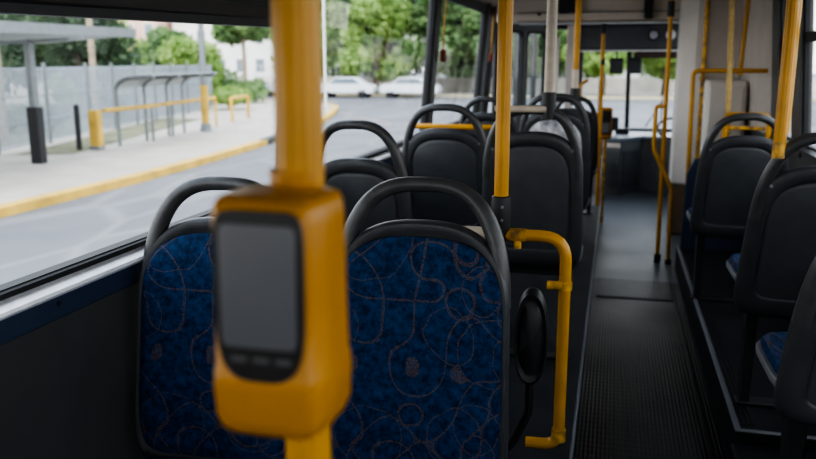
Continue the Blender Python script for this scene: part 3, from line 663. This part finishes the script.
def front_pad(nm, m, cx, cz, w, bt, bb, nt, nb, y0, th, par):
    ol = se_outline(w, bt, bb, nt, nb, 48); tl = .012
    vs = []; lst = [(.97, y0), (1.0, y0 - th * .6), (.985, y0 - th), (.95, y0 - th * 1.01), (.90, y0 - th * 1.01), (.02, y0 - th * 1.01)]
    for rho, y in lst:
        for x, z in ol: vs.append((cx + x * rho, y + (z * rho + cz - .13) * .03, cz + z * rho))
    N = len(ol); fs = [(i * N + j, i * N + (j + 1) % N, (i + 1) * N + (j + 1) % N, (i + 1) * N + j) for i in range(len(lst) - 1) for j in range(N)] + [tuple((len(lst) - 1) * N + j for j in range(N))]
    return MB().add(vs, fs).build(nm, m, par, smooth=True)
bz = front_pad('bezel', mat('bezel_plastic', (.022, .021, .022), .35, var=.1), -.001, .142, .0425, .071, .083, 7, 3.4, -.0475, .0045, va)
front_pad('screen', mat('lcd_screen', (.12, .125, .14), .3, var=.12, scale=6, spec=.8), -.001, .143, .0355, .058, .052, 14, 14, -.0518, .0012, va)
for i, x in enumerate((-.021, .0, .021)):
    front_pad('button', mat('button_grey_%d' % i, (.10, .10, .105), .5), x, .0805, .0075, .0026, .0026, 4, 4, -.0512, .0014, va)
MB().sweep([(-.002, .045, .215), (-.002, .045, .236)], .026, seg=20).build('collar', 'val_yellow', va, smooth=True)
MB().sweep([(-.002, .045, -.012), (-.002, .045, .01)], .0255, seg=20).build('lower_collar', 'val_yellow', va, smooth=True)

# ------------------------------------------------------------------ outside
RZ = -.90; SZ = -.75
mb = MB(); mb.box(-140, 120, -60, 200, RZ - .1, RZ)
struct(mb.build('road', 'road'), 'grey patched asphalt road', 'road')
# sidewalk with rounded corner
edge = [(-9.85, -40), (-9.85, 5), (-9.85, 15), (-10.1, 19), (-10.5, 23), (-11.3, 28.5), (-12.5, 34), (-13.7, 38.5), (-15.0, 42.5), (-16.6, 45.2), (-19, 47.2), (-24, 48.8), (-90, 52)]
poly = edge + [(-90, -40)]
n = len(poly)
mb = MB(); mb.add([(x, y, SZ) for x, y in poly] + [(x, y, RZ) for x, y in poly], [tuple(range(n))] + [(i, (i + 1) % n, n + (i + 1) % n, n + i) for i in range(n)])
struct(mb.build('sidewalk', 'concrete'), 'pale concrete sidewalk beyond the road', 'sidewalk')
def kerb(pts, name, m, label, w=.28, zt=SZ + .012):
    mb = MB(); pts = [Vector((*p, 0)) for p in pts]; ins = []
    for i, p in enumerate(pts):
        t = (pts[min(i + 1, len(pts) - 1)] - pts[max(i - 1, 0)]).normalized(); nn = Vector((-t.y, t.x, 0)); ins.append((p - nn * .02, p + nn * w))
    vs = []
    for o, i_ in ins: vs += [(o.x - .0, o.y, RZ), (o.x, o.y, zt), (i_.x, i_.y, zt), (i_.x, i_.y, RZ)]
    fs = [(4 * i + a, 4 * i + b, 4 * (i + 1) + b, 4 * (i + 1) + a) for i in range(len(ins) - 1) for a, b in ((0, 1), (1, 2), (2, 3))]
    fs += [(0, 1, 2, 3), tuple(4 * (len(ins) - 1) + q for q in range(4))]
    mb.add(vs, fs); struct(mb.build(name, m), label, 'kerb')
kerb(edge[:5], 'kerb', 'kerb_yellow', 'faded yellow painted kerb nearest the shelters')
kerb(edge[4:6] , 'kerb', 'kerb_black', 'black painted kerb section after the yellow kerb', zt=SZ + .02)
kerb(edge[5:], 'kerb', 'kerb_yellow', 'faded yellow kerb curving round the corner')
# grass strip behind the fence
mb = MB(); mb.add([(-15.0, 8, SZ + .02), (-16.0, 14, SZ + .02), (-20.9, 38.8, SZ + .02), (-40, 40, SZ + .02), (-40, 8, SZ + .02)], [(0, 1, 2, 3, 4)])
struct(mb.build('lawn', 'grass'), 'green grass strip behind the metal fence', 'lawn')
mb = MB(); mb.add([(-15.2, 17.6, SZ + .015), (-13.9, 18.2, SZ + .015), (-17.2, 31.0, SZ + .015), (-19.0, 31.0, SZ + .015)], [(0, 1, 2, 3)])
struct(mb.build('lawn', 'grass'), 'thin grass verge between shelter seats and fence', 'lawn')
# far pavement
mb = MB(); mb.box(-90, 60, 58.5, 90, RZ, SZ)
struct(mb.build('sidewalk', 'concrete'), 'far pavement on the opposite side of the junction', 'sidewalk')
mb = MB(); mb.box(-60, 60, 58.2, 58.5, RZ, SZ + .02)
struct(mb.build('kerb', mat('faded_kerb', (.48, .42, .28), .8)), 'far faded yellow kerb under the trees', 'kerb')

# fence
def lerp(a, b, t): return a + (b - a) * t
fpts = [(-12.6, 7.5), (-15.65, 17.5), (-17.2, 23.5), (-18.7, 30), (-20.6, 38.6)]
fn = thing('metal_fence', 'tall grey metal bar fence running behind the bus shelters', 'fence', (-15.65, 17.5, SZ))
def seg_pts():
    out = []
    for (a, b) in zip(fpts, fpts[1:]):
        L = math.dist(a, b); k = max(1, round(L / 2.5))
        for i in range(k): out.append((lerp(a[0], b[0], i / k), lerp(a[1], b[1], i / k)))
    out.append(fpts[-1]); return out
SP = seg_pts(); O = (-15.65, 17.5, SZ)
for i, (a, b) in enumerate(zip(SP, SP[1:])):
    mb = MB(); L = math.dist(a, b); k = int(L / .16); ux, uy = (b[0] - a[0]) / L, (b[1] - a[1]) / L
    for j in range(1, k):
        x = lerp(a[0], b[0], j / k) - O[0]; y = lerp(a[1], b[1], j / k) - O[1]
        mb.box(x - .018, x + .018, y - .018, y + .018, .08, 2.25)
    for z in (.1, .75, 1.45, 2.2):
        p = [(a[0] - O[0], a[1] - O[1], z), (b[0] - O[0], b[1] - O[1], z)]; mb.sweep(p, .022, seg=4)
    mb.build('bar_panel', 'fence', fn)
    MB().box(a[0] - O[0] - .04, a[0] - O[0] + .04, a[1] - O[1] - .04, a[1] - O[1] + .04, 0, 2.38).build('post', 'galv', fn)

# big bus shelter
s = thing('bus_shelter', 'flat-roofed grey bus shelter at the left edge of sidewalk', 'bus shelter', (-13.42, 16.3, SZ))
mb = MB(); mb.loft([[(-1.6, -9, 2.86), (2.1, -9, 2.98), (2.1, -9, 3.10), (-1.6, -9, 3.02)], [(-2.2, 3.2, 2.90), (.75, 3.2, 3.10), (.75, 3.2, 3.26), (-2.2, 3.2, 3.06)]])
mb.build('roof', 'shelter', s)
mb = MB(); mb.loft([[(1.95, -9, 2.90), (2.12, -9, 2.90), (2.12, -9, 3.14), (1.95, -9, 3.14)], [(.62, 3.25, 3.05), (.79, 3.25, 3.05), (.79, 3.25, 3.28), (.62, 3.25, 3.28)]]); mb.build('roof_edge', 'galv', s)
MB().box(-.09, .09, -.09, .09, 0, 2.92, .02).build('post', 'galv', s)
MB().box(-.15, .15, -.12, .12, 0, 1.35, .02).build('post_guard', 'black', s)
MB().box(-1.0, -.85, -1.6, -1.4, 0, 2.9, .02).build('post', 'galv', s)
mb = MB(); mb.loft([[(-1.3, -.05, 2.78), (1.5, -.05, 2.9), (1.5, .05, 2.9), (-1.3, .05, 2.78)], [(-1.3, -.05, 2.86), (1.5, -.05, 2.97), (1.5, .05, 2.97), (-1.3, .05, 2.86)]]); mb.build('crossbeam', 'galv', s)
# bollards
b = thing('bollard', 'black bollard post left of the yellow rail end', 'bollard', (-14.3, 19.0, SZ)); MB().sweep([(0, 0, 0), (0, 0, 1.22)], .075, seg=12).build('body', 'black', b); MB().sweep([(0, 0, 1.22), (0, 0, 1.26)], .08, seg=12, taper=[1, .5]).build('cap', 'black', b)
b = thing('bollard', 'thick yellow block post at start of the shelter seat rail', 'bollard', (-13.98, 19.35, SZ)); MB().box(-.16, .16, -.12, .12, 0, 1.10, .03).build('body', 'kerb_yellow', b); MB().box(-.17, .17, -.13, .13, 0, .1, .01).build('foot', 'galv', b)
# hooped shelter
s = thing('curved_bus_shelter', 'low curved bus shelter roof on hooped grey frames', 'bus shelter', (-13.95, 20.4, SZ))
hp = [(-13.93, 20.35), (-14.02, 21.9), (-14.25, 23.55), (-14.4, 24.8)]
def hoop(x, y):
    ox, oy = x + 13.95, y - 20.4
    return [(ox, oy, 0), (ox, oy, 1.35), (ox - .02, oy, 1.62), (ox + .12, oy, 1.82), (ox + .38, oy, 1.93), (ox + 1.25, oy, 1.98)]
for x, y in hp: MB().sweep(fillet(hoop(x, y), .2), .05, seg=8).build('hoop_frame', 'galv', s, smooth=True)
L0 = fillet(hoop(hp[0][0], hp[0][1] - .1)[2:], .15); L1 = fillet(hoop(hp[-1][0], hp[-1][1] + .2)[2:], .15)
mb = MB(); vs = [(p.x, p.y, p.z + .05) for p in L0] + [(p.x, p.y, p.z + .05) for p in L1] + [(p.x, p.y, p.z + .09) for p in L0] + [(p.x, p.y, p.z + .09) for p in L1]; k = len(L0)
mb.add(vs, [(i, i + 1, k + i + 1, k + i) for i in range(k - 1)] + [(2 * k + i, 2 * k + i + 1, 3 * k + i + 1, 3 * k + i) for i in range(k - 1)] + [(0, 2 * k, 3 * k, k), (k - 1, 2 * k - 1, 4 * k - 1, 3 * k - 1)] + [(i, i + 1, 2 * k + i + 1, 2 * k + i) for i in range(k - 1)])
mb.build('roof', 'shelter', s)
r = thing('seat_rail', 'yellow perch rail running under the curved shelter', 'rail', (-13.9, 19.5, SZ))
rl = [(-13.75, 19.45), (-13.8, 21.9), (-14.1, 23.55), (-14.55, 27.4)]
MB().sweep([(x + 13.9, y - 19.5, 1.08) for x, y in rl], .06, seg=8).build('bar', 'kerb_yellow', r)
for x, y in rl[1:] : MB().sweep([(x + 13.9, y - 19.5, 0), (x + 13.9, y - 19.5, 1.05)], .05, seg=8).build('post', 'kerb_yellow' if y > 26 else 'galv', r)
r = thing('hoop_barrier', 'small yellow two-legged barrier beyond the lamp base', 'barrier', (-15.3, 31, SZ))
MB().sweep(fillet([(.2, -1.15, 0), (.15, -1.15, .95), (-.2, 1.15, .95), (-.2, 1.15, 0)], .1), .07, seg=8).build('bar', 'kerb_yellow', r)
# poles / lamp posts
def lamp_post(x, y, h, r, label, m='galv', basem=None, arm=None):
    t = thing('lamp_post', label, 'lamp post', (x, y, SZ))
    MB().sweep([(0, 0, 0), (0, 0, h)], r, seg=10, taper=[1, .8]).build('pole', m, t, smooth=True)
    if basem: MB().sweep([(0, 0, .0), (0, 0, 1.6)], r * 1.25, seg=12).build('painted_base', basem, t, smooth=True); MB().sweep([(0, 0, .0), (0, 0, .28)], r * 1.9, seg=12, taper=[1, .8]).build('foot', 'galv', t)
    if arm: MB().sweep(fillet([(0, 0, h - .1), (0, 0, h + .6), (1.6, 0, h + 1.0)], .4), r * .5, seg=8).build('arm', m, t); MB().box(1.4, 2.1, -.12, .12, h + .9, h + 1.04, .04).build('lamp_head', m, t)
lamp_post(-13.95, 25.5, 7.5, .11, 'grey lamp post with yellow and white base beside curved shelter', 'galv', 'kerb_yellow')
lamp_post(-15.3, 41.2, 9, .10, 'slender white lamp post at the sidewalk corner', 'white', None, arm=True)
lamp_post(-18.2, 25.3, 7.0, .13, 'pale concrete utility post behind the fence', 'ltrunk')
lamp_post(-17.05, 19.4, 2.95, .11, 'short pale post behind the fence under shelter roof', 'ltrunk')

# trees
def crown_mesh(name, blobs, n, size, seed):
    rnd = random.Random(seed); mb = MB(); vol = [b[3] ** 2 for b in blobs]; tot = sum(vol)
    for (cx, cy, cz, r), v in zip(blobs, vol):
        for i in range(int(n * v / tot)):
            d = Vector((rnd.gauss(0, 1), rnd.gauss(0, 1), rnd.gauss(0, 1))).normalized() * r * (rnd.random() ** .35)
            d.z *= .8; p = Vector((cx, cy, cz)) + d
            u = Vector((rnd.gauss(0, 1), rnd.gauss(0, 1), rnd.gauss(0, 1))).normalized(); w = u.orthogonal().normalized(); s1 = size * (.6 + .8 * rnd.random()); s2 = s1 * .55
            mb.add([p - u * s1, p - w * s2, p + u * s1, p + w * s2], [(0, 1, 2, 3)])
    return mb
def tree(x, y, h, R, trunk_h, label, leaf='leaf_mid', bark='trunk', n=2400, size=.22, seed=1, tr=.16, base=SZ, name='tree'):
    t = thing(name, label, 'tree', (x, y, base), 0, 'trees around the street'); rnd = random.Random(seed)
    tips = []
    MB().sweep([(0, 0, 0), (.05, .03, trunk_h * .5), (0, 0, trunk_h), (.1, 0, trunk_h + (h - trunk_h) * .4)], tr, seg=9, taper=[1.2, .95, .8, .4]).build('trunk', bark, t, smooth=True)
    blobs = []
    for i in range(16):
        a = rnd.random() * 2 * PI; rr = R * (.2 + .6 * rnd.random()); z = trunk_h + (h - trunk_h) * (.08 + .8 * rnd.random())
        k = 1 - .5 * (z - trunk_h) / (h - trunk_h)
        blobs.append((rr * k * math.cos(a), rr * k * math.sin(a), z, R * (.38 + .22 * rnd.random())))
    mb = MB()
    for b_ in blobs[:6]: mb.sweep([(0, 0, trunk_h * .9), ((b_[0]) * .5, b_[1] * .5, (trunk_h + b_[2]) / 2 - .1), b_[:3]], tr * .35, seg=6, taper=[1, .7, .3])
    mb.build('branches', bark, t)
    crown_mesh('crown', blobs, n, size, seed).build('crown', leaf, t)
    return t
TR = [ # x, y, h, R, trunk, leaf, label
 (-27.5, 27.5, 7.0, 3.6, .9, 'leaf_dark', 'dark dense tree behind the fence at the far left'),
 (-22.2, 30.0, 6.0, 2.8, 1.2, 'leaf_dark', 'dark tree behind the fence above the shelter roof end'),
 (-26.6, 37.5, 4.3, 2.6, .8, 'leaf_light', 'bright green rounded tree behind the fence'),
 (-24.0, 42.5, 3.6, 2.0, .8, 'leaf_light', 'lower bright green tree right of the rounded one'),
 (-36.0, 60.0, 4.8, 2.8, 1.0, 'leaf_mid', 'mid green tree before the white building'),
 (-27.2, 56.0, 8.0, 2.2, 4.2, 'leaf_mid', 'slim pale-trunked tree left of the ticket machine pole'),
 (-23.2, 60.0, 9.0, 3.2, 1.6, 'leaf_light', 'pale green tree right of the ticket machine pole'),
 (-20.0, 66.0, 11.0, 3.6, 2.0, 'leaf_dark', 'dark tree set back left of centre at the junction'),
 (-18.0, 59.6, 7.5, 2.9, 1.5, 'leaf_light', 'bushy tree left of centre at the junction'),
 (-15.0, 65.5, 12.0, 3.6, 2.0, 'leaf_dark', 'tall dark tree at the middle of the junction'),
 (-13.4, 60.0, 8.8, 2.7, 1.9, 'leaf_mid', 'tree just left of the second window pillar'),
 (-10.2, 65.5, 11.0, 3.3, 1.9, 'leaf_light', 'tall pale tree between second and third window pillars'),
 (-8.6, 60.0, 7.8, 2.6, 1.8, 'leaf_mid', 'tree beside the third window pillar'),
 (-4.6, 63.0, 9.0, 3.2, 1.8, 'leaf_mid', 'tree seen through the front door glass'),
 (-.9, 60.4, 7.0, 2.5, 1.9, 'leaf_light', 'tree seen left of the windscreen divider'),
 (3.4, 62.0, 7.5, 2.8, 1.9, 'leaf_light', 'tree seen right of the windscreen divider'),
 (8.5, 61.0, 8.5, 3.2, 2.0, 'leaf_mid', 'tree beyond the cream column'),
 (13.0, 34.0, 7.5, 3.4, 1.4, 'leaf_mid', 'green tree through the right side windows'),
 (10.8, 26.0, 7.0, 2.6, 2.0, 'leaf_light', 'light green tree beyond the far right window'),
 (-25.5, 74.0, 9.0, 4.2, .8, 'leaf_mid', 'wide tree in the far row behind the silver car'),
 (-19.5, 75.0, 10.0, 4.2, .8, 'leaf_dark', 'wide dark tree in the far row behind the junction'),
 (-13.5, 74.0, 9.5, 4.2, .8, 'leaf_mid', 'wide mid green tree in the far row behind the second pillar'),
 (-7.5, 75.0, 9.5, 4.2, .8, 'leaf_dark', 'wide dark tree in the far row behind the third pillar'),
 (-1.5, 74.0, 8.0, 4.0, 1.2, 'leaf_mid', 'wide tree in the far row left of the windscreen divider'),
 (5.0, 75.0, 8.0, 4.0, 1.2, 'leaf_mid', 'wide tree in the far row right of the windscreen divider'),
 (-42.0, 54.0, 5.2, 3.4, 1.0, 'leaf_dark', 'dark tree in front of the pink building'),
 (-33.0, 40.0, 6.5, 3.4, 1.0, 'leaf_dark', 'dark wide tree behind the far left one'),
]
for i, (x, y, h_, R, th_, lf, lab) in enumerate(TR):
    tree(x, y, h_, R, th_, lab, lf, 'ltrunk' if i in (5, 10, 12) else 'trunk', n=4800 if y > 45 else 5200, size=.30 if y > 45 else .17, seed=i + 3, base=SZ if y < 55 or x < 0 else SZ)
# hedge / bushes
def bush(x, y, w, h, label, leaf='leaf_mid', seed=1, dy=1.0):
    rnd = random.Random(seed); bl = [(rnd.uniform(-w, w), rnd.uniform(-dy, dy), h * rnd.uniform(.35, .75), h * .42) for _ in range(9)]
    o = crown_mesh('shrub', bl, 1500, .13, seed).build('shrub', leaf, loc=(x, y, SZ)); tag(o, label, 'shrub')
bush(-22.4, 45, 1.6, 1.9, 'clipped dark green hedge right of the fence end', 'leaf_mid', 31)
bush(-19.4, 38.0, .9, 1.1, 'low shrub under the pale tree trunk', 'leaf_light', 33)
bush(-28.2, 44.6, 1.7, 2.0, 'hedge continuing behind the fence end', 'leaf_mid', 35)
bush(-17.0, 15.0, .8, .6, 'low plant clump behind the fence at left', 'leaf_dark', 36)

# buildings
def building(x0, x1, y, z1, label, m, nx, nz, d=10, roof=None, wz=(.9, 1.3), parapet=.3):
    t = thing('building', label, 'building', ((x0 + x1) / 2, y, RZ), 0, 'buildings behind the trees'); W = (x1 - x0) / 2; Hh = z1 - RZ
    MB().box(-W, W, 0, d, 0, Hh).build('wall', m, t)
    MB().box(-W - .2, W + .2, -.2, d, Hh, Hh + parapet).build('roof', roof or m, t)
    for i in range(nx):
        for j in range(nz):
            cx = -W + (i + .5) * 2 * W / nx; cz = Hh - 1.7 - j * 2.9
            f = MB().box(cx - wz[0] / 2 - .08, cx + wz[0] / 2 + .08, -.05, .02, cz - wz[1] / 2 - .08, cz + wz[1] / 2 + .08).build('window', 'bwhite', t)
            MB().box(cx - wz[0] / 2, cx + wz[0] / 2, -.07, -.05, cz - wz[1] / 2, cz + wz[1] / 2).build('pane', 'bwin', f)
    return t
building(-60, -46.5, 76, 6.6, 'pink rendered building behind the dark trees', 'bpink', 6, 2)
building(-46, -30.5, 78, 5.9, 'white apartment building with dark windows behind the trees', 'bwhite', 7, 2)
building(-9, 18, 84, 4.0, 'long pale building beyond the windscreen', 'bwhite', 10, 1)
building(34, 60, 70, 6.0, 'pale building to the right of the road', 'bwhite', 8, 2)
mb = MB(); mb.prism([(-30, 0), (30, 0), (30, 1.5), (-30, 1.5)], 'y', 0, .25)
o = mb.build('boundary_wall', 'bushwall', loc=(-60, 50, SZ)); tag(o, 'pale boundary wall far behind the fence and trees', 'wall')
bush(-20.0, 24.0, 1.2, .9, 'dull green planting behind the fence left of curved shelter', 'leaf_dark', 41, 1.6)
bush(-21.5, 31.5, 1.3, 1.0, 'dull green planting behind the curved shelter', 'leaf_dark', 43, 1.6)
# low wall along the far pavement
w = thing('low_wall', 'low pale wall with railing behind the parked cars', 'wall', (-8, 68, SZ))
MB().box(-24, 26, 0, .3, 0, 1.1).build('base', 'bushwall', w)
mb = MB()
for i in range(84): mb.box(-24 + i * .6, -23.95 + i * .6, .1, .16, 1.1, 2.1)
mb.box(-24, 26, .1, .16, 2.05, 2.1); mb.build('railing', 'white', w)
# cars
def car(x, y, rz, label, m='carwhite', name='car'):
    t = thing(name, label, 'car', (x, y, RZ), rz, 'parked cars outside')
    side = [(-2.1, .35), (-2.15, .75), (-1.95, .95), (-1.2, 1.0), (-.7, 1.45), (.75, 1.48), (1.45, 1.02), (2.05, .9), (2.15, .6), (2.1, .35)]
    MB().loft([[(x_, s_ * .82 * (1 - .10 * max(0, z_ - 1)), z_) for x_, z_ in side] for s_ in (-1, 1)]).build('body', m, t, bevel=.05)
    win = [(-1.05, 1.02), (-.65, 1.38), (.7, 1.40), (1.25, 1.03)]
    MB().loft([[(x_, s_ * .825, z_) for x_, z_ in win] for s_ in (-1, 1)]).build('side_windows', 'bwin', t)
    for sx in (-1.35, 1.35):
        for sy in (-.72, .72): MB().sweep([(sx, sy - .1, .32), (sx, sy + .1, .32)], .32, seg=18).build('wheel', 'tyre', t)
    MB().box(2.08, 2.17, -.7, .7, .62, .74, .02).build('headlamps', 'alu', t)
    return t
car(-19.0, 55.8, 0.05, 'white car parked at left of the junction', 'carwhite')
car(-23.6, 56.3, 0.0, 'silver car parked behind the ticket machine pole', 'carred')
car(-14.4, 56.6, 0.0, 'white car parked under the trees near the centre', 'carwhite')
car(7.6, 20.5, 1.35, 'white car on the road through the far right window', 'carwhite')

# ------------------------------------------------------------------ light
w = bpy.data.worlds.new('overcast'); bpy.context.scene.world = w; w.use_nodes = True; nt = w.node_tree
bg = nt.nodes['Background']; tc = nt.nodes.new('ShaderNodeTexCoord'); sp = nt.nodes.new('ShaderNodeSeparateXYZ'); nt.links.new(tc.outputs['Generated'], sp.inputs[0])
r = nt.nodes.new('ShaderNodeValToRGB'); r.color_ramp.elements[0].position = 0; r.color_ramp.elements[1].position = .6
r.color_ramp.elements[0].color = (1, .985, .96, 1); r.color_ramp.elements[1].color = (.78, .87, 1, 1)
nt.links.new(sp.outputs['Z'], r.inputs['Fac']); nt.links.new(r.outputs[0], bg.inputs['Color']); bg.inputs['Strength'].default_value = 2.3
sun = bpy.data.lights.new('sun', 'SUN'); sun.energy = 1.2; sun.angle = math.radians(25); sun.color = (1, .95, .87)
so = bpy.data.objects.new('sun', sun); C.objects.link(so); so.rotation_euler = (math.radians(38), math.radians(-20), math.radians(30))

# ------------------------------------------------------------------ camera
cam = bpy.data.cameras.new('camera'); co = bpy.data.objects.new('camera', cam); C.objects.link(co)
F = 793.0; p = math.atan(167.5 / F); a = math.atan(209 * math.cos(p) / F)
rv = Vector((math.cos(a), math.sin(a), 0)); uv = Vector((-math.sin(a) * math.sin(p), math.cos(a) * math.sin(p), math.cos(p))); bv = -Vector((-math.sin(a) * math.cos(p), math.cos(a) * math.cos(p), -math.sin(p)))
co.matrix_world = Matrix(((rv.x, uv.x, bv.x, 0), (rv.y, uv.y, bv.y, 0), (rv.z, uv.z, bv.z, H), (0, 0, 0, 1)))
cam.sensor_width = 36; cam.lens = F * 36 / 816; cam.clip_start = .02; cam.clip_end = 500
cam.dof.use_dof = True; cam.dof.focus_distance = 2.15; cam.dof.aperture_fstop = 3.0
sc = bpy.context.scene; sc.camera = co
sc.view_settings.view_transform = 'AgX'
try: sc.view_settings.look = 'AgX - High Contrast'
except Exception: pass
sc.view_settings.exposure = 0.55
sc.cycles.use_denoising = True
sc.cycles.max_bounces = 10; sc.cycles.transparent_max_bounces = 24
